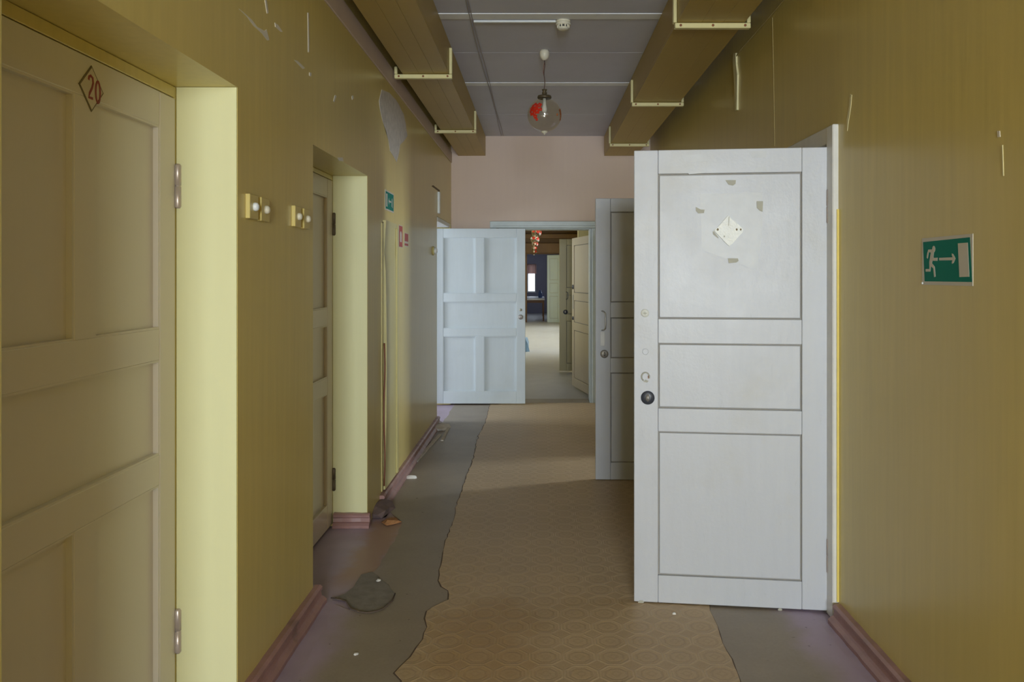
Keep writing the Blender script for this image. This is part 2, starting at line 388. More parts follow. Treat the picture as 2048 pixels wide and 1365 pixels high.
# ------------------------------------------------------------------ walls
H1, H2, H3 = 2.075, 2.03, 2.03
D1 = (1.46, 2.607); D2 = (3.478, 4.583); D3 = (7.70, 8.87)
def wall_x(name, x0, x1, y0, y1, holes, mat, top=ZC):
    """wall slab along y; holes = (y0, y1, z0, z1)"""
    L = []; y = y0
    for a, b, za, zb in sorted(holes):
        if a > y: L.append((x0, x1, y, a, 0, top))
        if za > 0: L.append((x0, x1, a, b, 0, za))
        if zb < top: L.append((x0, x1, a, b, zb, top))
        y = b
    if y < y1: L.append((x0, x1, y, y1, 0, top))
    return boxes(name, L, mat)
def wall_y(name, y0, y1, x0, x1, holes, mat, top=ZC):
    L = []; x = x0
    for a, b, za, zb in sorted(holes):
        if a > x: L.append((x, a, y0, y1, 0, top))
        if za > 0: L.append((a, b, y0, y1, 0, za))
        if zb < top: L.append((a, b, y0, y1, zb, top))
        x = b
    if x < x1: L.append((x, x1, y0, y1, 0, top))
    return boxes(name, L, mat)
wl = wall_x('wall_left', -1.30, XL, -6.0, YE, [(*D1, 0, H1), (*D2, 0, H2), (*D3, 0, H3)], 'yellow_paint')
struct(wl, 'glossy olive-yellow painted wall with recessed doorways', 'wall')
R1 = (3.40, 4.32); R2 = (5.56, 6.50)
wr = wall_x('wall_right', XR, 1.44, -6.0, YE, [(*R1, 0, 2.03), (*R2, 0, 2.03)], 'yellow_paint')
struct(wr, 'glossy olive-yellow painted wall with exit sign and two open doors', 'wall')
EO = (-0.48, 0.60)
we = wall_y('wall_far', YE, 9.2, -1.30, 1.44, [(*EO, 0, 1.985)], 'pink_plaster'); struct(we, 'pale pink plaster wall above the far doorway', 'wall')
wn = wall_y('wall_near', -6.0, -5.9, -1.30, 1.44, [(-0.44, 1.16, 0.65, 2.65)], 'room_plaster'); struct(wn, 'pale wall with window at the near end of the corridor', 'wall')
# side rooms
struct(wall_x('wall_outer_right', 4.5, 4.6, 2.3, 9.2, [(3.2, 4.4, 0.85, 2.35), (6.8, 7.5, 0.85, 2.35)], 'room_plaster'), 'pale outer wall of the rooms on the right', 'wall')
struct(boxes('wall_partition_right', [(1.44, 4.5, 2.3, 2.4, 0, ZC), (1.44, 4.5, 4.75, 4.85, 0, ZC), (1.44, 4.5, 9.1, 9.2, 0, ZC)], 'room_plaster'), 'pale partition walls between the rooms on the right', 'wall')
struct(wall_x('wall_outer_left', -4.0, -3.9, -0.2, 9.2, [(7.2, 8.6, 0.85, 2.35)], 'room_plaster'), 'pale outer wall of the rooms on the left', 'wall')
struct(boxes('wall_partition_left', [(-3.9, -1.30, -0.2, -0.1, 0, ZC), (-3.9, -1.30, 6.2, 6.3, 0, ZC), (-3.9, -1.30, 9.1, 9.2, 0, ZC)], 'room_plaster'), 'pale partition walls between the rooms on the left', 'wall')
# second corridor
CW = [(14.6, 15.8, 0.85, 2.4), (16.6, 17.8, 0.85, 2.4), (18.6, 19.8, 0.85, 2.4), (20.8, 22.0, 0.85, 2.4)]
struct(wall_x('wall_back_right', XR, 1.44, 9.2, 24.2, CW, 'yellow_paint'), 'yellow wall of the corridor beyond the far doorway, right side', 'wall')
struct(wall_x('wall_back_left', -1.2, XL, 9.2, 24.2, [(10.0, 11.2, 0.85, 2.35)], 'yellow_paint'), 'yellow wall of the corridor beyond the far doorway, left side', 'wall')
struct(box('trim_1', 0.56, XR, 11.25, 11.5, 0, ZC, 'bracket_paint'), 'bright yellow wall pier behind the olive door', 'pier')
BO = (-0.37, 0.62)
struct(wall_y('wall_back', 24.2, 24.4, -1.2, 1.44, [(*BO, 0, 2.09)], 'brown_beam'), 'cross wall with opening at the end of the second corridor', 'wall')
for z0, z1 in ((2.12, 2.42), (2.56, 2.70)):
    o = box('crossbeam', -0.98, 1.25, 24.02, 24.195, z0, z1, 'brown_beam', None, 0.01)
    tag(o, 'brown timber crossbeam above the distant opening, %s one' % ('lower' if z0 < 2.3 else 'upper'), 'beam', 'crossbeams above the distant opening')
struct(boxes('wall_end_room', [(-1.3, -1.2, 24.4, 30, 0, ZC), (1.44, 1.54, 24.4, 26.6, 0, ZC), (1.44, 1.54, 27.9, 30, 0, ZC), (1.44, 1.54, 26.6, 27.9, 0, 0.9), (1.44, 1.54, 26.6, 27.9, 2.3, ZC)], 'blue_grey_wall'), 'dark blue-grey side walls of the last room', 'wall')
struct(wall_y('wall_end', 30, 30.15, -1.3, 1.54, [(-0.46, -0.11, 0.78, 1.82)], 'blue_grey_wall'), 'dark blue-grey end wall around the bright distant window', 'wall')
# patches of bare plaster and scrapes on the left wall: photo points -> wall points
def lwp(px, py, x=XL): y = x*F/(px-1078.0); return (y, CZ-(py-550.0)*y/F)
def rwp(px, py, x=XR): y = x*F/(px-1078.0); return (-y, CZ-(py-550.0)*y/F)
def wall_patch(name, pts, mat, side, h=0.0016, parent=None):
    """flat flake on a wall: its own frame at the wall face, then hung under the wall"""
    if side == 'L': P = [(XL+h, y, z) for y, z in (lwp(*p) for p in pts)]; B = [(XL-0.002, y, z) for _, y, z in P]
    else: P = [(XR-h, -y, z) for y, z in (rwp(*p) for p in pts)]; B = [(XR+0.002, y, z) for _, y, z in P]
    bm = bmesh.new(); a = [bm.verts.new(p) for p in P]; b = [bm.verts.new(p) for p in B]; n = len(a)
    bm.faces.new(a); bm.faces.new(b)
    for i in range(n): bm.faces.new((a[i], a[(i+1) % n], b[(i+1) % n], b[i]))
    bmesh.ops.triangulate(bm, faces=[f for f in bm.faces if len(f.verts) > 4])
    return from_bm(name, bm, mat, parent)
z3 = lambda pts: [(460+p[0]*0.337, p[1]*0.337) for p in pts]
wp = wall_patch('plaster_patch', z3([(900,532),(884,600),(890,650),(905,720),(925,780),(940,835),(948,895),(970,930),(988,962),(1003,905),(1008,860),(1030,838),(1052,808),(1042,740),(1030,680),(1005,630),(985,595),(945,552)]), 'plaster_raw', 'L', 0.002, wl)
wp['label'] = 'bare grey plaster patch in the yellow paint'
for pts in ([(50,52),(75,70),(130,120),(160,160),(205,185),(215,175),(232,238),(220,240),(190,200),(140,155),(100,100)], [(265,135),(285,150),(312,190),(300,190),(268,160)], [(378,355),(400,362),(445,405),(430,410)],
            [(460,75),(466,75),(470,310),(463,310)], [(612,600),(622,565),(632,570),(618,608)], [(636,935),(668,935),(672,958),(648,955)], [(205,0),(215,0),(228,78),(218,80)], [(470,430),(482,432),(480,455),(470,450)], [(722,570),(730,566),(734,585),(724,592)], [(1205,1100),(1245,1130),(1242,1140),(1195,1105)]):
    wall_patch('paint_scrape', z3(pts), 'scratch_dark' if pts[0][0] == 1205 else 'scratch_white', 'L', 0.0015, wl)
for pts, m in (([(1471,106),(1475,106),(1475,125),(1478,150),(1477,185),(1477,220),(1474,222),(1473,190),(1471,150),(1469,118)], 'peel_pale'),
               ([(1544,35),(1545,35),(1548,180),(1549.5,292),(1548.5,292),(1547,180)], 'cable_yellow'),
               ([(1701,188),(1704,190),(1702,215),(1698,240),(1695,262),(1694,240),(1699,212)], 'peel_pale'),
               ([(1995,262),(2000,262),(2001,274),(1996,275)], 'scratch_white'), ([(2004,290),(2006,290),(2008,352),(2006,352)], 'peel_pale')):
    wall_patch('paint_scrape', pts, m, 'R', 0.012 if pts[0][0] == 1471 else 0.0015, wr)

# ------------------------------------------------------------------ ceiling: panels with cover strips
cl = box('ceiling', -4.2, 4.7, -6.4, 31, ZC+0.012, ZC+0.12, 'ceiling_panel_paint'); struct(cl, 'grey-mauve panelled ceiling with pale cover strips', 'ceiling')
ys = [-5.9, -4.5, -3.3, -1.7, -0.1, 1.5, 3.1, 4.80, 5.59, 6.51, 7.75, 8.95]
for a, b in zip(ys[:-1], ys[1:]):
    box('panel', XL, XR, a+0.004, b-0.004, ZC, ZC+0.014, 'ceiling_panel_paint', cl, 0.002)
box('panel', XL, XR, 9.2, 24.2, ZC, ZC+0.014, 'ceiling_panel_paint', cl)
for y in (-1.7, 1.5, 4.80, 6.51):
    box('cover_strip', XL, XR, y-0.05, y+0.05, ZC-0.004, ZC+0.002, 'ceiling_strip_paint', cl, 0.001)

# ------------------------------------------------------------------ skirting boards
def skirting(name, p0, p1, normal, label):
    """moulded board from p0 to p1 (floor points on the wall face), standing out along normal"""
    prof = [(0, 0), (0.052, 0), (0.052, 0.016), (0.040, 0.028), (0.030, 0.032), (0.026, 0.052), (0.033, 0.058), (0.033, 0.070), (0.022, 0.078), (0, 0.078)]
    p0, p1, nrm = Vector((*p0, 0)), Vector((*p1, 0)), Vector((*normal, 0)); n = max(2, int((p1-p0).length/0.05)); V, Fc = [], []
    r = random.Random(len(label))
    for i in range(n+1):
        q = p0.lerp(p1, i/n); j = r.uniform(-0.0022, 0.0022)
        for d, h in prof: V.append(q + nrm*(d + (j if d else 0)) + Vector((0, 0, h + (j if h > 0.06 else 0) + 0.0006)))
    m = len(prof)
    for i in range(n):
        for k in range(m):
            k2 = (k+1) % m; Fc.append((i*m+k, i*m+k2, (i+1)*m+k2, (i+1)*m+k))
    Fc.append(tuple(range(m))[::-1]); Fc.append(tuple(n*m+k for k in range(m)))
    o = mk(name, V, Fc, 'skirting_paint')
    bm = bmesh.new(); bm.from_mesh(o.data); bmesh.ops.recalc_face_normals(bm, faces=bm.faces); bm.to_mesh(o.data); bm.free()
    return struct(o, label, 'skirting board')
skirting('baseboard_left', (XL, -5.9), (XL, D1[0]), (1, 0), 'purple-brown skirting board on left wall before the number 20 door')
skirting('baseboard_left', (XL, D1[1]), (XL, D2[0]+0.03), (1, 0), 'purple-brown skirting board between the two closed left doors')
skirting('baseboard_left', (XL+0.02, D2[1]-0.005), (XD+0.01, D2[1]-0.005), (0, -1), 'short pinkish skirting in the second door recess')
skirting('baseboard_left', (XL, D2[1]+0.35), (XL, D3[0]), (1, 0), 'purple-brown skirting board beyond the second left door')
skirting('baseboard_right', (XR, -5.9), (XR, 3.30), (-1, 0), 'red-brown moulded skirting board below the exit sign')
skirting('baseboard_right', (XR, 4.42), (XR, 5.44), (-1, 0), 'red-brown skirting board hidden between the two open white doors')
skirting('baseboard_right', (XR, 6.60), (XR, YE), (-1, 0), 'red-brown skirting board beyond the second open white door')

# ------------------------------------------------------------------ doors
def leaf(name, loc, rz, w, z0, z1, hinge, layout, mat, panel='flat', label='', cols=1, thick=0.04, stile=0.105, rows=None):
    """door leaf in its own frame: front toward -y, hinge line at x = 0; hinge 'r': leaf runs -w..0, 'l': 0..w"""
    d = empty(name, loc, rz); struct(d, label, 'door')
    a, b = (-w, 0) if hinge == 'r' else (0, w)
    box('stile', a, a+stile, 0, thick, z0, z1, mat, d, 0.0025); box('stile', b-stile, b, 0, thick, z0, z1, mat, d, 0.0025)
    xa, xb = a+stile, b-stile
    zs = [z1] + [q for pr in rows for q in pr] + [z0]          # top rail, then panel top/bottom pairs downward
    for k in range(0, len(zs), 2):
        box('rail', xa+0.0008, xb-0.0008, 0.0006, thick-0.0006, zs[k+1], zs[k], mat, d, 0.002)
    for i, (zt, zb) in enumerate(rows):
        n = layout[i]; mul = 0.095; pw = (xb-xa-mul*(n-1))/n
        for c in range(n):
            x0 = xa + c*(pw+mul); x1 = x0+pw
            if c < n-1: box('mullion', x1, x1+mul, 0.0006, thick-0.0006, zb, zt, mat, d, 0.002)
            bm = bmesh.new()
            if panel == 'flat':       # flat field, a narrow groove round it on both faces
                g = 0.0065
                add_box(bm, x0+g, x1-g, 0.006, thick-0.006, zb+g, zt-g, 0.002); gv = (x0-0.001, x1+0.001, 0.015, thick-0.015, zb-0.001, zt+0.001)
            else:                     # sunk field with a sloped moulding round it
                s, dpt = 0.006, 0.019
                def ring(yy, ins): return [bm.verts.new(p) for p in ((x0+ins, yy, zb+ins), (x1-ins, yy, zb+ins), (x1-ins, yy, zt-ins), (x0+ins, yy, zt-ins))]
                A = ring(0.002, 0.0); A2 = ring(0.002, 0.006); B = ring(dpt, s); C = ring(thick-dpt, s); E2 = ring(thick-0.002, 0.006); E = ring(thick-0.002, 0.0)
                for p, q in ((A, A2), (A2, B), (C, E2), (E2, E), (E, A)):
                    for k in range(4): bm.faces.new((p[k], p[(k+1) % 4], q[(k+1) % 4], q[k]))
                bm.faces.new(B); bm.faces.new(C)
            pn = from_bm('panel', bm, mat, d)
            if panel == 'flat': box('groove', *gv, 'groove_shade', pn)
    return d
def hinge_part(d, z, z_h=0.14, x=0.0, r=0.010, mat='hinge_metal'):
    h = lathe('hinge', [(r*0.6, z-z_h/2-0.006), (r, z-z_h/2), (r, z-0.002), (r*0.8, z-0.0015), (r*0.8, z+0.0015), (r, z+0.002), (r, z+z_h/2), (r*0.6, z+z_h/2+0.006)], mat, d, 12)
    for v in h.data.vertices: v.co.x += x; v.co.y -= 0.006
    return h
def lock_part(d, name, x, z, r, mat, depth=0.008, slot=True, slotmat='dull_steel', label=None):
    o = lathe(name, [(r, -0.001), (r, depth*0.6), (r*0.86, depth), (0.002, depth)], mat, d, 24, 'y')
    for v in o.data.vertices: v.co.x += x; v.co.z += z
    if slot:
        s = lathe('keyway', [(r*0.36, depth-0.001), (r*0.36, depth+0.003), (0.001, depth+0.003)], slotmat, o, 12, 'y')
        for v in s.data.vertices: v.co.x = v.co.x*0.75 + x; v.co.z = v.co.z*1.5 + z
        k = box('key_slot', x-0.0012, x+0.0012, -depth-0.0045, -depth, z-r*0.32, z+r*0.32, 'grille_dark', o)
    if label: o['label'] = label
    return o
def pull_part(d, x, z0, z1, mat='steel', out=0.032, r=0.005):
    return tube('pull_handle', [(x, 0.001, z0), (x+0.012, -out*0.7, z0+0.002), (x+0.024, -out, z0+0.014), (x+0.026, -out, (z0+z1)/2), (x+0.024, -out, z1-0.014), (x+0.012, -out*0.7, z1-0.002), (x, 0.001, z1)], r, mat, d)
ROWS3 = [(1.900, 1.262), (1.155, 0.868), (0.766, 0.132)]                 # single-panel white doors
ROWS5 = [(1.926, 1.286), (1.187, 0.889), (0.794, 0.150)]                 # two-one-two doors
# open white door nearest on the right
ang1 = -math.atan2(0.098, 0.818)
d1 = leaf('door_1', (1.238, 3.392, 0), ang1, 0.824, 0.012, 2.005, 'r', (1, 1, 1), 'white_door_paint', 'flat', 'white panelled door standing open nearest on the right, diamond plaque mark', rows=ROWS3)
w1 = 0.824
ring = lathe('lock_cover', [(0.014, -0.001), (0.014, 0.002), (0.011, 0.003), (0.011, 0.001)], 'white_door_paint', d1, 24, 'y')
for v in ring.data.vertices: v.co.x += -w1+0.050; v.co.z += 1.117
rc = lathe('lock_cover', [(0.018, -0.001), (0.018, 0.004), (0.015, 0.006), (0.001, 0.006)], 'plaque_paint', d1, 24, 'y')
for v in rc.data.vertices: v.co.x += -w1+0.048; v.co.z += 1.287
box('keyhole', -w1+0.040, -w1+0.056, -0.0072, -0.005, 1.285, 1.289, 'tape_residue', rc); box('keyhole', -w1+0.0465, -w1+0.0495, -0.0072, -0.005, 1.279, 1.295, 'tape_residue', rc)
arc = [(-w1+0.050+0.017*math.cos(a), -0.002, 1.006+0.019*math.sin(a)) for a in [math.radians(k) for k in range(-20, 250, 20)]]
ro = tube('broken_lock_ring', arc, 0.0032, 'tape_residue', d1, 6)
slab('rust_mark', [(-w1+0.061, 0.998), (-w1+0.069, 1.000), (-w1+0.070, 1.012), (-w1+0.064, 1.017), (-w1+0.060, 1.008)], -0.001, 0.0015, 'rust', d1, 'xz')
slab('rust_mark', [(-w1+0.040, 0.984), (-w1+0.058, 0.980), (-w1+0.064, 0.988), (-w1+0.050, 0.994)], -0.001, 0.0012, 'tape_residue', d1, 'xz')
lock_part(d1, 'lock', -w1+0.060, 0.914, 0.030, 'dark_metal', 0.009, label='dark blue-black round lock')
# worn diamond plaque and old tape marks (photo pixels on the leaf)
def d1p(px, py):
    s = (px-1268.0)/(1657-1268.0); dep = 1/((1-s)/3.49 + s/3.392)
    xx = (px-1078.0)*dep/F; zz = CZ-(py-550.0)*dep/F
    return ((xx-1.238)/math.cos(ang1), zz)
z8 = lambda L: [d1p(1370+x*0.1685, 330+y*0.1685) for x, y in L]
pq = slab('diamond_plaque', z8([(512,600),(560,650),(640,712),(690,765),(685,800),(620,870),(560,940),(525,965),(480,925),(430,870),(360,800),(345,770),(390,740),(430,690),(470,650)]), -0.004, 0.0026, 'plaque_paint', d1, 'xz')
pq['label'] = 'worn off-white diamond plaque mark'
for cx, cy, r in ((388,768,13),(613,768,12),(660,768,11),(465,850,9)):
    slab('screw_hole', z8([(cx+r*math.cos(a), cy+1.2*r*math.sin(a)) for a in [k*math.pi/4 for k in range(8)]]), 0.002, 0.0030, 'tape_residue' if r < 10 else 'number_outline', pq, 'xz')
slab('crack', z8([(518,615),(527,615),(520,720),(512,730)]), 0.002, 0.0029, 'tape_residue', pq, 'xz')
for L in ([(480,180),(605,180),(600,225),(570,245),(520,235)], [(850,430),(928,430),(922,555),(890,545),(855,510)], [(130,500),(190,530),(235,530),(225,572),(160,575),(130,545)], [(510,1110),(630,1110),(638,1140),(610,1160),(520,1168)], [(330,790),(345,790),(400,865),(395,872),(335,825)]):
    slab('tape_residue', z8(L), -0.004, -0.0022, 'tape_residue', d1, 'xz')
simple('ghost_grime', (0.535, 0.55, 0.57, 1), 0.4)
slab('poster_ghost', [d1p(*p) for p in ((1400, 388), (1526, 384), (1524, 470), (1514, 540), (1404, 500))], -0.008, -0.0056, 'ghost_grime', d1, 'xz')
for L in ([(1362, 311), (1410, 308), (1414, 322), (1370, 326)], [(1498, 303), (1534, 302), (1532, 315), (1505, 316)], [(1375, 344), (1412, 340), (1410, 346), (1378, 349)], [(1512, 335), (1530, 334), (1534, 343), (1508, 344)]):
    slab('grime_mark', [d1p(*p) for p in L], -0.004, 0.0003, 'ghost_grime', d1, 'xz')
for px, py, r in ((1310,1218,3), (1480,1222,4), (1560,1220,3), (1282,1205,4)):
    slab('paint_chip', [d1p(px+r*math.cos(a)*1.6, py+r*math.sin(a)) for a in [k*math.pi/3 for k in range(6)]], -0.001, 0.0008, 'tape_residue', d1, 'xz')
hinge_part(d1, 1.75, x=0.006); hinge_part(d1, 0.25, x=0.006)
# second open white door on the right
d2 = leaf('door_2', (1.238, 5.548, 0), math.radians(-1.4), 0.84, 0.012, 1.995, 'r', (1, 1, 1), 'white_door_paint', 'flat', 'off-white panelled door standing open second on the right, with pull handle', rows=ROWS3)
pull_part(d2, -0.84+0.045, 1.065, 1.20)
lock_part(d2, 'lock', -0.84+0.062, 0.898, 0.029, 'dull_steel', 0.012, label='steel round lock')
box('lock_plate', -0.84+0.035, -0.84+0.065, -0.002, 0.002, 0.955, 1.055, 'white_paint', d2, 0.001)
hinge_part(d2, 1.75, x=0.006); hinge_part(d2, 0.25, x=0.006)
# closed beige door number 20 and its neighbour on the left
d3 = leaf('door_3', (XD, D1[1]-0.012, 0), LW, 1.03, 0.015, 2.035, 'r', (2, 1, 2), 'beige_door_paint', 'moulded', 'closed beige panelled door marked 20 nearest on the left', rows=ROWS5)
for z in (1.748, 0.283): hinge_part(d3, z, 0.135, 0.006, 0.011)
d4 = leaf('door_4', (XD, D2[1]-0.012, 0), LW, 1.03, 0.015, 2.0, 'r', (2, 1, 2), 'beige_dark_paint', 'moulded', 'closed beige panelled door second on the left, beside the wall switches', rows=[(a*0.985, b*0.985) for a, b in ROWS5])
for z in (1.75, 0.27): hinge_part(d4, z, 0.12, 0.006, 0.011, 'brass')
# open bluish-white door standing across the corridor end
d5 = leaf('door_5', (-1.165, 8.80, 0), 0.0, 1.012, 0.02, 1.972, 'l', (2, 1, 2), 'bluish_door_paint', 'moulded', 'bluish-white five-panel door opened across the far end of the corridor', rows=[(1.872, 1.248), (1.157, 0.857), (0.772, 0.153)], stile=0.097)
lock_part(d5, 'lock', 1.012-0.052, 0.985, 0.028, 'dull_steel', 0.010, label='grey round lock')
kr = lathe('lock_cover', [(0.016, -0.001), (0.016, 0.003), (0.001, 0.004)], 'tape_residue', d5, 16, 'y')
for v in kr.data.vertices: v.co.x += 1.012-0.052; v.co.z += 1.065
# doors beyond the far doorway
d6 = leaf('door_6', (0.615, 9.24, 0), -math.atan2(0.95, 0.19), 0.97, 0.03, 1.925, 'r', (1, 1, 1), 'beige_dark_paint', 'flat', 'worn beige door of the far doorway opened into the next corridor', rows=[(1.83, 1.23), (1.13, 0.85), (0.75, 0.14)])
lock_part(d6, 'lock', -0.97+0.065, 1.30, 0.030, 'dark_metal', 0.01); lock_part(d6, 'lock', -0.97+0.065, 0.90, 0.024, 'dark_metal', 0.01)
box('lock_plate', -0.97+0.05, -0.97+0.08, -0.003, 0.002, 1.02, 1.2, 'tape_residue', d6, 0.001)
hinge_part(d6, 1.72, 0.12, -0.02, 0.012, 'grille_dark'); hinge_part(d6, 0.25, 0.12, -0.02, 0.012, 'grille_dark')
d7 = leaf('door_7', (1.235, 11.8, 0), 0.0, 0.93, 0.02, 1.99, 'r', (1, 1, 1), 'olive_door_paint', 'flat', 'olive-brown door standing open in the next corridor, behind the worn beige one', rows=ROWS3)
pull_part(d7, -0.93+0.10, 1.09, 1.20, 'dark_metal'); lock_part(d7, 'lock', -0.93+0.09, 0.90, 0.035, 'dark_metal', 0.01)
hinge_part(d7, 1.72); hinge_part(d7, 0.25)
d8 = leaf('door_8', (0.66, 24.15, 0), math.radians(-12), 0.42, 0.0, 2.06, 'r', (1, 1, 1), 'pale_blue_paint', 'flat', 'narrow pale blue-white door leaf at the distant opening', rows=[(1.95, 1.3), (1.2, 0.9), (0.8, 0.12)], stile=0.08)

# door frames
def casing_right(n, y0, y1, ztop, label):
    t_ = empty('trim_%d' % n, (XR, y0, 0)); struct(t_, label, 'door frame'); L = y1-y0
    w = 0.075
    box('casing', -0.024, 0.004, -w, 0.0, 0.0, ztop, 'white_paint', t_, 0.004); box('casing', -0.024, 0.004, L, L+w, 0.0, ztop, 'white_paint', t_, 0.004)
    box('casing_head', -0.023, 0.004, 0.0005, L-0.0005, ztop-w, ztop, 'white_paint', t_, 0.004)
    if n == 2: box('paint_line', -0.008, 0.002, -w-0.007, -w-0.0005, 0.08, ztop-0.36, 'fresh_yellow', t_)
    box('jamb', 0.006, 0.175, 0.001, 0.03, 0.0, ztop-w+0.014, 'white_paint', t_, 0.002); box('jamb', 0.006, 0.175, L-0.03, L-0.001, 0.0, ztop-w+0.014, 'white_paint', t_, 0.002)
    box('jamb_head', 0.006, 0.175, 0.03, L-0.03, ztop-w-0.014, ztop-w+0.014, 'white_paint', t_, 0.002)
casing_right(2, *R1, 2.092, 'white painted door frame around the nearest right doorway')
casing_right(3, *R2, 2.092, 'white painted door frame around the second right doorway')
def lining_left(n, D, h, mat, label, ztop):
    t_ = empty('trim_%d' % n, (XD, D[0], 0)); struct(t_, label, 'door frame'); L = D[1]-D[0]
    box('jamb', -0.104, -0.001 if n != 6 else 0.15, 0.001, L-1.045, 0.0, h-0.001, mat, t_, 0.002)
    if n != 6:
        box('lit_tone_reveal', 0.001, XL-XD-0.0015, L-0.005, L+0.0005, 0.0, h-0.001, 'reveal_lit_tone', t_)  # thin added board carrying the lit jamb colour
        box('lit_tone_reveal', 0.001, XL-XD-0.0015, -0.0005, 0.005, 0.0, h-0.001, 'reveal_lit_tone', t_)
    box('jamb', -0.104, -0.001, L-0.010, L-0.001, 0.0, h-0.001, mat, t_)
    box('jamb_head', -0.104, -0.001 if n != 6 else 0.195, L-1.045, L-0.010, ztop, h-0.001, mat, t_, 0.002)
lining_left(4, D1, H1, 'yellow_paint', 'yellow painted frame of the number 20 door', 2.038)
lining_left(5, D2, H2, 'yellow_paint', 'yellow painted frame of the second left door', 2.004)
lining_left(6, D3, H3, 'white_paint', 'white door frame in the last doorway on the left', 1.985)
t7 = empty('trim_7', (0, YE, 0)); struct(t7, 'pale grey-blue frame of the far doorway', 'door frame')
box('lintel', -0.555, 0.68, -0.022, 0.0, 1.985, 2.062, 'frame_grey_paint', t7, 0.005)
box('lintel_moulding', -0.52, 0.68, -0.034, -0.020, 1.986, 2.012, 'frame_grey_paint', t7, 0.004)
box('casing', -0.555, -0.481, -0.022, 0.0, 0.0, 1.984, 'frame_grey_paint', t7, 0.005); box('casing', 0.601, 0.68, -0.022, 0.0, 0.0, 1.984, 'frame_grey_paint', t7, 0.005)
box('jamb', 0.575, 0.599, 0.002, 0.25, 0.0, 1.982, 'frame_grey_paint', t7, 0.002); box('jamb', -0.479, -0.455, 0.002, 0.25, 0.0, 1.982, 'frame_grey_paint', t7, 0.002)
box('jamb_head', -0.454, 0.574, 0.002, 0.25, 1.972, 1.984, 'frame_grey_paint', t7, 0.002)
box('threshold', -0.454, 0.574, -0.02, 0.26, 0.0, 0.010, 'grey_linoleum', t7, 0.004)

# windows (frame, mullion, panes)
def window(n, loc, rz, w, h, label, cols=2):
    o = empty('window_%d' % n, loc, rz); struct(o, label, 'window'); f = 0.05
    box('window_frame', -w/2, -w/2+f, 0, 0.06, 0, h, 'white_paint', o, 0.004); box('window_frame', w/2-f, w/2, 0, 0.06, 0, h, 'white_paint', o, 0.004)
    box('window_frame', -w/2+f, w/2-f, 0, 0.06, 0, f, 'white_paint', o, 0.004); box('window_frame', -w/2+f, w/2-f, 0, 0.06, h-f, h, 'white_paint', o, 0.004)
    iw = w-2*f
    for c in range(cols):
        xa = -w/2+f + iw*c/cols; xb = xa+iw/cols
        if c: box('mullion', xa-0.02, xa+0.02, 0.005, 0.055, f, h-f, 'white_paint', o, 0.003)
        box('pane', xa+(0.02 if c else 0), xb-(0.02 if c < cols-1 else 0), 0.028, 0.032, f, h-f, 'window_glass', o)
window(1, (0.36, -5.92, 0.65), math.pi, 1.6, 2.0, 'tall window in the near end wall')
window(2, (4.52, 3.8, 0.85), RW, 1.2, 1.5, 'window of the first room on the right')
window(3, (4.52, 7.15, 0.85), RW, 0.7, 1.5, 'window of the second room on the right')
window(4, (-3.93, 7.9, 0.85), LW, 1.4, 1.5, 'window of the left room at the corridor end')
for i, (a, b, za, zb) in enumerate(CW): window(5+i, (XR+0.06, (a+b)/2, za), RW, b-a, zb-za, 'window number %s along the second corridor' % ('one', 'two', 'three', 'four')[i])
window(9, (-0.285, 30.04, 0.78), 0.0, 0.35, 1.04, 'bright narrow window at the far end of the building', 1)
window(10, (1.46, 27.25, 0.9), RW, 1.3, 1.4, 'unseen side window added to light the last room')  # unseen window, made up for the added light of this room
window(11, (XL-0.06, 10.6, 0.85), LW, 1.2, 1.5, 'unseen left window added to light the floor beyond the far doorway')  # unseen window, made up for the added light on the left
cu = box('curtain', -0.47, -0.10, 29.9, 29.96, 1.50, 1.86, 'curtain_pink', None, 0.01)
bm = bmesh.new(); V = []
n = 24
for k in range(n+1):
    xx = -0.47+0.37*k/n; yy = 29.93+0.02*math.sin(k*1.6)
    V.append((bm.verts.new((xx, yy, 1.50)), bm.verts.new((xx, yy, 1.86))))
for (a, b), (c, d) in zip(V[:-1], V[1:]): bm.faces.new((a, c, d, b))
bmesh.ops.solidify(bm, geom=bm.faces[:], thickness=0.006)
bpy.data.objects.remove(cu); cu = from_bm('curtain', bm, 'curtain_pink', None, True); tag(cu, 'short pinkish curtain across top of the distant window', 'curtain')

# ------------------------------------------------------------------ ducts along the ceiling
def duct(x0, x1, y0, y1, inner, label, group):
    d = empty('ventilation_duct', ((x0+x1)/2, y0, ZD)); tag(d, label, 'duct', group); c = (x0+x1)/2; L = y1-y0
    h = ZC-ZD-0.003; a, b = x0-c, x1-c
    cuts = [a, a+(b-a)*0.36, a+(b-a)*0.68, b]
    for p, q in zip(cuts[:-1], cuts[1:]): box('bottom_board', p+0.0004, q-0.0004, 0, L, 0.0004*(1+cuts.index(p)), 0.016, 'duct_paint', d, 0.0008)
    for s in (-1, 1):
        xx = b if s > 0 else a
        box('side_board', min(xx, xx-s*0.016), max(xx, xx-s*0.016), 0, L, 0.0165, h, 'duct_paint', d, 0.001)
    box('end_board', a+0.017, b-0.017, 0, 0.016, 0.017, h-0.001, 'duct_paint', d); box('end_board', a+0.017, b-0.017, L-0.016, L, 0.017, h-0.001, 'duct_paint', d)
    return d
LX0, LX1, RX0, RX1 = -0.915, -0.605, 0.738, 1.10
duct(LX0, LX1, -5.85, YE-0.005, LX1, 'olive-brown boxed duct under the ceiling along the left wall', 'boxed ceiling ducts')
duct(RX0, RX1, -5.85, YE-0.005, RX0, 'olive-brown boxed duct under the ceiling along the right wall', 'boxed ceiling ducts')
duct(LX0, LX1, 9.21, 23.9, LX1, 'boxed duct of the second corridor, left side', 'boxed ceiling ducts')
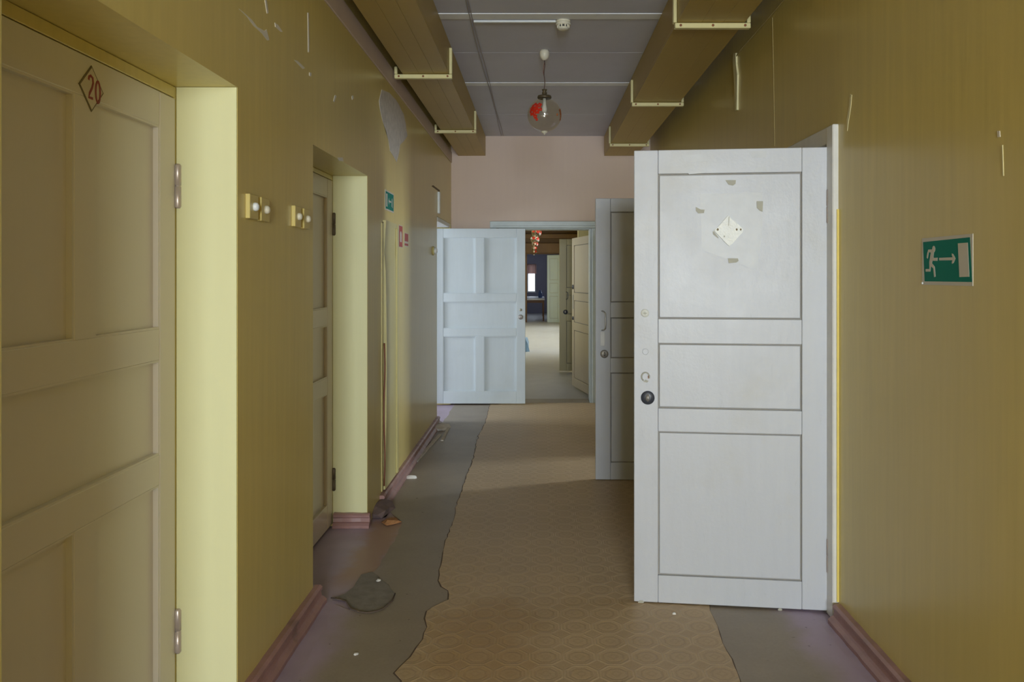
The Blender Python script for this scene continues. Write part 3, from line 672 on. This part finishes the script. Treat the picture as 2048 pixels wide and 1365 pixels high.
duct(RX0, RX1, 9.21, 23.9, RX0, 'boxed duct of the second corridor, right side', 'boxed ceiling ducts')
def bracket(side, y, label):
    """strap iron under a duct: flat bar below, upright on the corridor side, short lug up at the wall"""
    x0, x1 = (LX0-0.055, LX1+0.022) if side == 'L' else (RX0-0.012, RX1+0.03)
    b = empty('duct_bracket', (x0, y, ZD)); tag(b, label, 'bracket', 'strap brackets holding the ducts'); w = x1-x0
    up = 0.175
    box('cross_bar', 0, w, -0.006, 0.028, -0.030, -0.002, 'bracket_paint', b, 0.003)
    if side == 'L': box('upright', w-0.020, w, -0.008, 0.030, -0.001, up, 'bracket_paint', b, 0.003); box('wall_lug', 0, 0.020, -0.006, 0.028, -0.001, 0.05, 'bracket_paint', b, 0.003)
    else: box('upright', -0.009, 0.010, -0.008, 0.030, -0.001, up, 'bracket_paint', b, 0.003); box('wall_lug', w-0.020, w, -0.006, 0.028, -0.001, 0.05, 'bracket_paint', b, 0.003)
    for s in (0.03, w/2, w-0.03):
        q = lathe('bolt', [(0.007, -0.001), (0.007, 0.003), (0.004, 0.005)], 'rust', b, 10, 'y')
        for v in q.data.vertices: v.co += Vector((s, -0.006, -0.016))
for y, t_ in ((3.25, 'pale yellow strap bracket on left duct, nearest the camera'), (5.30, 'pale yellow strap bracket on left duct, nearer of the two in view'), (7.34, 'pale yellow strap bracket on left duct, farther of the two in view')): 
    if y > 4: bracket('L', y, t_)
for y, t_ in ((4.22, 'pale yellow strap bracket on right duct, nearest and largest'), (6.17, 'pale yellow strap bracket on right duct, middle one'), (8.10, 'pale yellow strap bracket on right duct, farthest one')): bracket('R', y, t_)
struct(box('trim_8', XL-0.001, XL+0.010, -5.85, YE-0.002, 2.725, 2.845, 'trim_board', None, 0.003), 'pinkish-beige board along top of the left wall below the duct gap', 'trim')

# ------------------------------------------------------------------ ceiling fittings and cables
def flower(parent, cr, az, el, s, mat):
    """a painted blossom: petals lying on the sphere of radius cr"""
    c = Vector((math.cos(el)*math.sin(az), -math.cos(el)*math.cos(az), math.sin(el)))
    u = c.orthogonal().normalized() if abs(c.z) > 0.95 else Vector((0, 0, 1)).cross(c).normalized(); v = c.cross(u)
    bm = bmesh.new()
    for k in range(5):
        a = 2*math.pi*k/5+0.3; ctr = (u*math.cos(a)+v*math.sin(a))*s*0.55
        rv = []
        for j in range(8):
            b = 2*math.pi*j/8; off = ctr + u*math.cos(b)*s*0.42 + v*math.sin(b)*s*0.42
            rv.append(bm.verts.new((c*cr+off).normalized()*(cr+0.0008+0.0002*k)))
        bm.faces.new(rv)
    return from_bm('painted_flower', bm, mat, parent)
def pendant(loc, r, drop, label, detail=True, yaw=0):
    """loc = ceiling point; the globe's centre hangs drop below"""
    p = empty('pendant_lamp', loc, yaw); tag(p, label, 'lamp', 'glass globe pendants down the corridor')
    lathe('ceiling_rose', [(0.028, -0.001), (0.033, -0.012), (0.034, -0.035), (0.028, -0.055), (0.014, -0.068), (0.004, -0.072)], 'cream_plastic', p, 20)
    zt = -drop+r
    a = [(0.003*math.sin(k*0.9), 0.003*math.cos(k*0.7), -0.07+(zt+0.05+0.07)*k/12) for k in range(13)]
    tube('cord', a, 0.0035, 'cord_brown', p, 6)
    if detail:
        L = [(-0.008*math.sin(math.pi*k/8), 0, -0.09-0.11*k/8) for k in range(9)]; tube('loose_wire', L, 0.0018, 'cable_red', p, 6)
    lathe('socket', [(0.006, zt+0.062), (0.019, zt+0.060), (0.012, zt+0.048), (0.018, zt+0.036), (0.016, zt+0.026), (0.020, zt+0.020), (0.047, zt+0.016), (0.050, zt+0.002), (0.046, zt-0.004), (0.044, zt-0.002), (0.010, zt+0.006)], 'brass', p, 24)
    prof = []
    for k in range(2, 33):
        a_ = math.pi*k/33; prof.append((r*math.sin(a_), -drop + r*math.cos(a_)))
    g = lathe('globe', prof, 'globe_glass', p, 36)
    # take the flat caps off: a blown globe is open at the neck
    bm = bmesh.new(); bm.from_mesh(g.data); bmesh.ops.delete(bm, geom=[f for f in bm.faces if len(f.verts) > 4], context='FACES'); bm.to_mesh(g.data); bm.free()
    lathe('finial', [(0.003, -drop-r-0.022), (0.006, -drop-r-0.012), (0.022, -drop-r-0.004), (0.024, -drop-r+0.004), (0.004, -drop-r+0.008)], 'cream_plastic', p, 16)
    lathe('bulb', [(0.012, zt-0.002), (0.013, zt-0.05), (0.016, zt-0.055), (0.019, zt-0.075), (0.016, zt-0.095), (0.004, zt-0.103)], 'white_plastic', p, 16)
    fl = empty('tmp', (0, 0, 0)); bpy.data.objects.remove(fl)
    def add(az, el, s, m):
        o = flower(p, r, math.radians(az), math.radians(el), s, m); o.location = (0, 0, -drop); return o
    if detail:
        for az, el, s in ((-38, 22, 0.030), (-20, 24, 0.022), (-46, 2, 0.030), (-26, 4, 0.026), (-34, -14, 0.018), (-50, 14, 0.020), (-14, 8, 0.014), (-30, -24, 0.012)): add(az, el, s, 'flower_red')
        for az, el, s in ((72, 6, 0.030), (78, -12, 0.024), (84, 14, 0.02), (48, -6, 0.010)): add(az, el, s, 'flower_orange')
    else:
        for az, el, s in ((-40, 18, 0.05), (20, 10, 0.05), (75, 0, 0.04)): add(az, el, s, 'flower_red')
    return p
pendant((0.038, 5.53, ZC), 0.118, 0.455, 'round clear glass pendant lamp with painted red flowers, nearest')
for k, (y, z, x) in enumerate(((17.0, 2.37, -0.054), (19.0, 2.31, -0.096), (21.0, 2.27, -0.106), (22.5, 2.21, -0.142), (23.6, 2.14, -0.15))):
    pendant((x, y, ZC), 0.105 if k < 2 else 0.085, ZC-z, ['red-flowered globe pendant seen through top of the far doorway', 'globe pendant second in the distant row', 'globe pendant third in the distant row', 'globe pendant fourth in the distant row', 'globe pendant last in the distant row, lowest in the photo'][k], False, 0.4*k)
sd = empty('smoke_detector', (0.150, 4.885, ZC)); tag(sd, 'cream round smoke detector on the ceiling', 'smoke detector')
lathe('base', [(0.046, 0.0), (0.046, -0.012), (0.042, -0.016)], 'cream_plastic', sd, 28)
lathe('sensor_head', [(0.044, -0.015), (0.047, -0.022), (0.046, -0.030), (0.030, -0.031), (0.030, -0.045), (0.036, -0.046), (0.034, -0.054), (0.020, -0.060), (0.002, -0.061)], 'cream_plastic', sd, 28)
lathe('chamber', [(0.0305, -0.031), (0.0305, -0.046)], 'grille_dark', sd, 28)
for k in range(10):
    a = 2*math.pi*k/10; f_ = box('cage_rib', 0.031, 0.038, -0.004, 0.004, -0.047, -0.029, 'cream_plastic', sd); f_.rotation_euler.z = a
cd = boxes('cable_conduit', [(-0.404, 0.104, 4.876, 4.896, ZC-0.013, ZC-0.0005)], 'white_plastic', None, 0.002); tag(cd, 'white plastic conduit on the ceiling leading to the smoke detector', 'conduit')
cw = tube('ceiling_cable', [(-0.42+0.006*math.sin(k*0.8), -3.1+k*0.4, ZC-0.006) for k in range(31)], 0.0035, 'cable_grey', None, 6); tag(cw, 'thin grey cable running along the ceiling left of the lamp', 'cable')
cw = tube('ceiling_cable', [(-0.405+0.004*math.sin(k*1.1+1), -3.1+k*0.4, ZC-0.006) for k in range(31)], 0.003, 'cable_grey', None, 6); tag(cw, 'second thin grey ceiling cable, on the lamp side of its twin', 'cable')
pts = [(XR-0.006, 2.4, 2.866), (XR-0.006, 3.2, 2.862), (XR-0.006, 4.06, 2.864), (XR-0.007, 4.4, 2.858), (XR-0.006, 4.75, 2.858), (XR-0.006, 4.92, 2.856), (XR-0.006, 5.02, 2.845)]
tag(tube('wall_cable', pts, 0.0035, 'cable_yellow', None, 6), 'thin painted-over cable high on right wall under the duct', 'cable')

# ------------------------------------------------------------------ things on the walls
def switch(y, z, label, knob):
    s = empty('light_switch', (XL, y, z), LW); tag(s, label, 'switch', 'old light switches on the left wall')
    box('mounting_plate', -0.042, 0.042, -0.015, 0.001, -0.042, 0.042, 'yellow_paint', s, 0.002)
    o = lathe('switch_button', [(0.015, 0.014), (0.015, 0.022), (0.012, 0.028), (0.005, 0.031), (0.001, 0.031)], knob, s, 16, 'y')
for px, py, lab, kn in ((491, 412, 'square yellow light switch nearest the number 20 door, white button', 'white_plastic'), (514.5, 418, 'square yellow light switch second from the number 20 door', 'cream_plastic'), (583, 432, 'square yellow light switch third from the number 20 door', 'cream_plastic'), (601, 437, 'square yellow light switch nearest the second left door', 'cream_plastic')):
    y, z = lwp(px, py); switch(y+0.042, z, lab, kn)
y, z = lwp(866, 502)
s = empty('light_switch', (XL, y, z), LW); tag(s, 'round pale switch knob beside the bluish-white end door', 'switch', 'old light switches on the left wall')
lathe('mounting_plate', [(0.042, -0.001), (0.042, 0.012), (0.038, 0.014)], 'cupboard_paint', s, 20, 'y'); lathe('switch_button', [(0.030, 0.013), (0.030, 0.030), (0.018, 0.040), (0.001, 0.041)], 'white_plastic', s, 20, 'y')

# exit sign on the right wall: pictogram traced on the sticker
def sgn(px, py):
    """photo-crop pixels -> metres on the 0.300 x 0.150 sticker, x right, z up, origin at centre"""
    s_ = (px-200.0)/990.0; yy = 1/(1/2.595+s_*(1/2.292-1/2.595)); u_ = (2.595-yy)/0.303
    top = 240-70*s_; bot = 1150+35*s_; return ((u_-0.5)*0.303, (0.5-(py-top)/(bot-top))*0.152)
def stroke(pts, w):
    """polygon round a polyline, square ends"""
    P = [Vector(p) for p in pts]; Lf, Rt = [], []
    for i, p in enumerate(P):
        d = (P[min(i+1, len(P)-1)]-P[max(i-1, 0)]).normalized(); n_ = Vector((-d.y, d.x))
        ww = w[i] if isinstance(w, (list, tuple)) else w
        Lf.append(p+n_*ww/2); Rt.append(p-n_*ww/2)
    return [tuple(q) for q in Lf+Rt[::-1]]
sg = empty('exit_sign', (XR, (2.595+2.292)/2, 1.4995), RW); tag(sg, 'green exit sign with running man, arrow and doorway on right wall', 'sign', 'green exit signs')
box('sticker', -0.1515, 0.1515, -0.0018, 0.001, -0.076, 0.076, 'sign_white', sg)
slab('green_field', [sgn(222, 312), sgn(1138, 238), sgn(1178, 1108), sgn(252, 1085)], 0.0015, 0.0022, 'sign_green', sg, 'xz')
slab('door_symbol', [sgn(905, 352), sgn(1098, 342), sgn(1128, 1005), sgn(935, 1008)], 0.002, 0.0027, 'sign_white', sg, 'xz')
hx, hz = sgn(432, 455); slab('runner_head', [(hx+0.0095*math.cos(a), hz+0.0105*math.sin(a)) for a in [2*math.pi*k/16 for k in range(16)]], 0.002, 0.0027, 'sign_white', sg, 'xz')
bm = bmesh.new()
man = [stroke([sgn(410, 500), sgn(395, 600), sgn(370, 720), sgn(368, 770)], [0.018, 0.020, 0.017, 0.014]),
       stroke([sgn(400, 490), sgn(330, 490), sgn(318, 545), sgn(305, 630)], [0.010, 0.0095, 0.009, 0.008]),
       stroke([sgn(395, 560), sgn(425, 655), sgn(505, 655)], [0.012, 0.010, 0.010]),
       stroke([sgn(365, 740), sgn(357, 868), sgn(275, 868)], [0.011, 0.010, 0.0085]),
       stroke([sgn(375, 745), sgn(438, 815), sgn(455, 1000)], [0.012, 0.010, 0.009])]
for i, poly in enumerate(man):
    h1 = 0.0026+0.00008*i
    a = [bm.verts.new((p[0], -0.002, p[1])) for p in poly]; b = [bm.verts.new((p[0], -h1, p[1])) for p in poly]; n = len(a)
    m_ = n//2
    for k in range(m_-1): bm.faces.new((b[k], b[k+1], b[n-2-k], b[n-1-k]))
    for k in range(n): bm.faces.new((a[k], a[(k+1) % n], b[(k+1) % n], b[k]))
from_bm('runner_figure', bm, 'sign_white', sg)
slab('arrow_shaft', [sgn(538, 628), sgn(790, 622), sgn(820, 622), sgn(820, 675), sgn(790, 680), sgn(540, 678)], 0.002, 0.0027, 'sign_white', sg, 'xz')
slab('arrow_head', [sgn(788, 545), sgn(815, 560), sgn(858, 645), sgn(820, 735), sgn(790, 748), sgn(788, 710), sgn(815, 648), sgn(790, 590)], 0.002, 0.0028, 'sign_white', sg, 'xz')
lathe('corner_pin', [(0.004, 0.001), (0.004, 0.004), (0.001, 0.005)], 'white_plastic', sg, 10, 'y').location = (-0.148, 0, -0.071)
# small exit sign on the left wall
ys0, ys1 = lwp(770, 400)[0], lwp(787, 400)[0]; zc = lwp(778, 403)[1]; hw = (ys1-ys0)/2
s2 = empty('exit_sign', (XL, (ys0+ys1)/2, zc), LW); tag(s2, 'small green exit sign high on left wall above the narrow cupboard', 'sign', 'green exit signs')
box('sticker', -hw, hw, -0.002, 0.001, -0.066, 0.066, 'sign_white', s2); box('green_field', -hw+0.012, hw-0.012, -0.0028, -0.0015, -0.056, 0.056, 'sign_green', s2)
slab('arrow_shaft', [(-0.03, -0.006), (0.05, -0.006), (0.05, 0.006), (-0.03, 0.006)], 0.0025, 0.0033, 'sign_white', s2, 'xz')
slab('arrow_head', [(-0.045, 0.0), (-0.025, 0.022), (-0.022, 0.012), (-0.03, 0.0), (-0.022, -0.012), (-0.025, -0.022)], 0.0025, 0.0034, 'sign_white', s2, 'xz')
box('door_symbol', -hw+0.024, -hw+0.066, -0.0034, -0.0025, -0.042, 0.042, 'sign_white', s2)
slab('runner_figure', [(0.075, 0.02), (0.085, 0.03), (0.095, 0.01), (0.09, -0.01), (0.10, -0.035), (0.09, -0.036), (0.08, -0.01), (0.068, -0.03), (0.06, -0.026), (0.076, 0.0)], 0.0025, 0.0034, 'sign_white', s2, 'xz')
# red fire signs
y0, y1 = lwp(797, 470)[0], lwp(804.5, 470)[0]; zc = lwp(800, 473)[1]
s3 = empty('fire_sign', (XL, (y0+y1)/2, zc), LW); hw = (y1-y0)/2; tag(s3, 'red and white fire sign beside the narrow cupboard', 'sign', 'red fire signs')
box('sticker', -hw, hw, -0.002, 0.001, -0.080, 0.080, 'sign_white', s3); box('red_field', -hw+0.014, hw-0.004, -0.0028, -0.0015, -0.075, 0.075, 'sign_red', s3)
slab('extinguisher_symbol', [(-0.03, -0.04), (0.03, -0.04), (0.034, 0.02), (0.015, 0.036), (-0.015, 0.036), (-0.034, 0.02)], 0.0025, 0.0034, 'sign_white', s3, 'xz')
y0, y1 = lwp(808.5, 480)[0], lwp(816, 480)[0]; zc = lwp(812, 480)[1]
s4 = empty('fire_sign', (XL, (y0+y1)/2, zc), LW); hw = (y1-y0)/2; tag(s4, 'smaller faded red sign right of the red and white fire sign', 'sign', 'red fire signs')
box('sticker', -hw, hw, -0.002, 0.001, -0.050, 0.050, 'sign_white', s4); box('red_field', -hw+0.008, hw-0.006, -0.0028, -0.0015, -0.012, 0.046, 'sign_red', s4); box('red_band', -hw+0.008, hw-0.006, -0.0028, -0.0015, -0.044, -0.028, 'sign_red', s4)

# narrow cupboard in the left wall
yc0 = lwp(766, 500)[0]; yc1 = lwp(791, 500)[0]; wc = yc1-yc0; zt = lwp(767, 441)[1]; zb = 0.085
cb = empty('wall_cupboard', (XL, yc0, 0), LW); tag(cb, 'narrow tall yellow cupboard door flush in the left wall', 'cupboard')
box('frame_strip', -0.055, -0.014, -0.006, 0.002, zb, zt-0.02, 'cupboard_paint', cb, 0.002)
bm = bmesh.new()      # slightly bowed cover board
n = 16; rows_ = []
for k in range(n+1):
    zz = zb+(zt-zb)*k/n; bow = 0.010*math.sin(math.pi*min(1, k/n*1.1)) - (0.008 if k == n-2 else 0) + (0.006 if k == n else 0)
    rows_.append([bm.verts.new(p) for p in ((0.0, 0.0, zz), (0.0, -0.014-bow, zz), (wc, -0.014, zz), (wc, 0.0, zz))])
for a, b in zip(rows_[:-1], rows_[1:]):
    for k in range(4): bm.faces.new((a[k], a[(k+1) % 4], b[(k+1) % 4], b[k]))
bm.faces.new(rows_[0]); bm.faces.new(rows_[-1])
from_bm('cupboard_door', bm, 'cupboard_paint', cb)
box('edge_batten', wc-0.07, wc-0.02, -0.026, -0.012, zb+0.01, zt-0.03, 'cupboard_paint', cb, 0.004)
box('dark_gap', -0.012, -0.002, -0.003, 0.001, zb, zt-0.01, 'black_gap', cb)
tg = tube('red_cable', [(XL+0.010+0.003*math.sin(k*0.7), yc0-0.006, 1.02-0.91*k/14 + 0.0) for k in range(15)], 0.005, 'cable_red', None, 6); tag(tg, 'dark red cable running down beside the narrow cupboard', 'cable')
wb = box('white_strip', XL-0.0005, XL+0.022, 7.74, 7.80, 2.06, 2.27, 'white_plastic', None, 0.003); tag(wb, 'short white vertical conduit above the last left doorway', 'conduit')

# number 20 diamond on the beige door
nd = empty('number_plate', (XD, 2.108, 1.953), LW); tag(nd, 'diamond number plate reading 20 on the beige door', 'number plate')
def dia(s): return [(0, 0.062*s), (0.058*s, 0), (0, -0.062*s), (-0.058*s, 0)]
slab('plate', dia(1.0), -0.0005, 0.0015, 'number_outline', nd, 'xz'); slab('plate_face', dia(0.90), 0.001, 0.0022, 'number_plate', nd, 'xz')
dg = [("2", [(-0.022, 0.020), (-0.020, 0.029), (-0.012, 0.033), (-0.003, 0.029), (-0.001, 0.016), (-0.006, 0.002), (-0.017, -0.014), (-0.021, -0.026), (-0.002, -0.026)]),
      ("0", [(0.022+0.0105*math.sin(a), -0.003+0.0285*math.cos(a)) for a in [2*math.pi*k/20 for k in range(21)]])]
for nm, pts in dg:
    bm = bmesh.new(); pts = [(x+0.006, z) for x, z in pts]
    poly = stroke(pts, 0.0072); b = [bm.verts.new((p[0], -0.0030, p[1])) for p in poly]; a = [bm.verts.new((p[0], -0.0005, p[1])) for p in poly]; n = len(b)
    for k in range(n//2-1): bm.faces.new((b[k], b[k+1], b[n-2-k], b[n-1-k]))
    for k in range(n): bm.faces.new((a[k], a[(k+1) % n], b[(k+1) % n], b[k]))
    from_bm('numeral', bm, 'number_red', nd)

# ------------------------------------------------------------------ litter on the floor
def chunk(name, px, py, sx, sy, sz, mat, label, cat='debris', rz=0.0, seed=1, z=0.0035):
    r = random.Random(seed); bm = bmesh.new(); bmesh.ops.create_icosphere(bm, subdivisions=2, radius=1.0)
    for v in bm.verts:
        k = 1+r.uniform(-0.22, 0.22); v.co = Vector((v.co.x*sx*k, v.co.y*sy*k, max(0, v.co.z)*sz*k if v.co.z > 0 else 0.0))
    bmesh.ops.remove_doubles(bm, verts=bm.verts, dist=1e-5)
    o = from_bm(name, bm, mat); x_, y_ = fp(px, py); o.location = (x_, y_, z); o.rotation_euler.z = rz
    return tag(o, label, cat)
chunk('plaster_chip', 822, 958, 0.043, 0.020, 0.020, 'debris_white', 'white plaster chip lying in the lit strip by left skirting', rz=0.1, seed=2)
chunk('plaster_chip', 757, 1164, 0.010, 0.014, 0.006, 'debris_white', 'tiny white chip on the edge of the dark bare patch', seed=3, z=0.005)
chunk('plaster_chip', 712, 1311, 0.009, 0.010, 0.005, 'debris_white', 'tiny white chip on the grey linoleum near the camera', seed=4)
chunk('plaster_chip', 622, 1237, 0.008, 0.016, 0.012, 'debris_white', 'tiny white chip by the skirting between the closed doors', seed=5)
chunk('plaster_chip', 1348, 1232, 0.008, 0.008, 0.006, 'debris_white', 'tiny white chip on patterned runner below the open white door', seed=6, z=0.0072)
chunk('linoleum_scrap', 782, 1046, 0.055, 0.06, 0.022, 'chip_orange', 'orange-brown broken scrap on the floor by the second left door', rz=0.4, seed=7)
chunk('rubble_heap', 757, 1024, 0.08, 0.17, 0.055, 'debris_dark', 'dark broken skirting rubble beside the second left doorway', seed=8)
chunk('rubble_heap', 879, 858, 0.10, 0.16, 0.045, 'debris_pale', 'pale rubble heap at the end of the left skirting', seed=9)
chunk('plaster_chip', 850, 880, 0.03, 0.08, 0.03, 'debris_pale', 'pale lump lying just before the rubble heap', rz=0.4, seed=10)
def lath(p0, p1, w, label, h=0.012):
    a = Vector((*fp(*p0), 0)); b = Vector((*fp(*p1), 0)); L = (b-a).length
    o = box('wood_lath', -w/2, w/2, 0, L, 0.0036, 0.0036+h, 'debris_pale', None, 0.002); o.location = a; o.rotation_euler.z = math.atan2(b.y-a.y, b.x-a.x)-math.pi/2
    tag(o, label, 'debris', 'broken laths along the left skirting')
lath((832, 926), (880, 872), 0.030, 'long pale broken lath lying along the left skirting')
lath((884, 884), (897, 858), 0.026, 'short pale lath beside the rubble heap')
# ------------------------------------------------------------------ things in the distance
bgp = chunk('plastic_bag', 1052, 703, 0.13, 0.16, 0.27, 'blue_plastic', 'crumpled blue-grey bag on the floor beyond the far doorway', 'bag', seed=11, z=0.0)
bgp.location.x = -0.30
tb = empty('distant_table', (-0.10, 24.9, 0)); tag(tb, 'long white-topped table in the last room', 'table')
box('table_top', -0.38, 0.28, 0, 2.9, 0.655, 0.70, 'table_white', tb, 0.006)
for x_ in (-0.34, 0.24):
    for y_ in (0.06, 2.84): box('leg', x_-0.025, x_+0.025, y_-0.025, y_+0.025, 0, 0.655, 'wood_brown', tb, 0.003)
box('apron', -0.33, 0.23, 0.05, 0.075, 0.57, 0.654, 'wood_brown', tb)
jg = empty('blue_jug', (0.04, 25.9, 0.70)); tag(jg, 'small blue jug standing on the distant table', 'jug')
lathe('body', [(0.05, 0), (0.065, 0.03), (0.062, 0.16), (0.035, 0.21), (0.042, 0.25), (0.038, 0.25), (0.03, 0.21), (0.001, 0.2)], 'blue_enamel', jg, 20); tube('handle', [(0.055, 0, 0.05), (0.1, 0, 0.08), (0.1, 0, 0.15), (0.055, 0, 0.17)], 0.008, 'blue_enamel', jg)
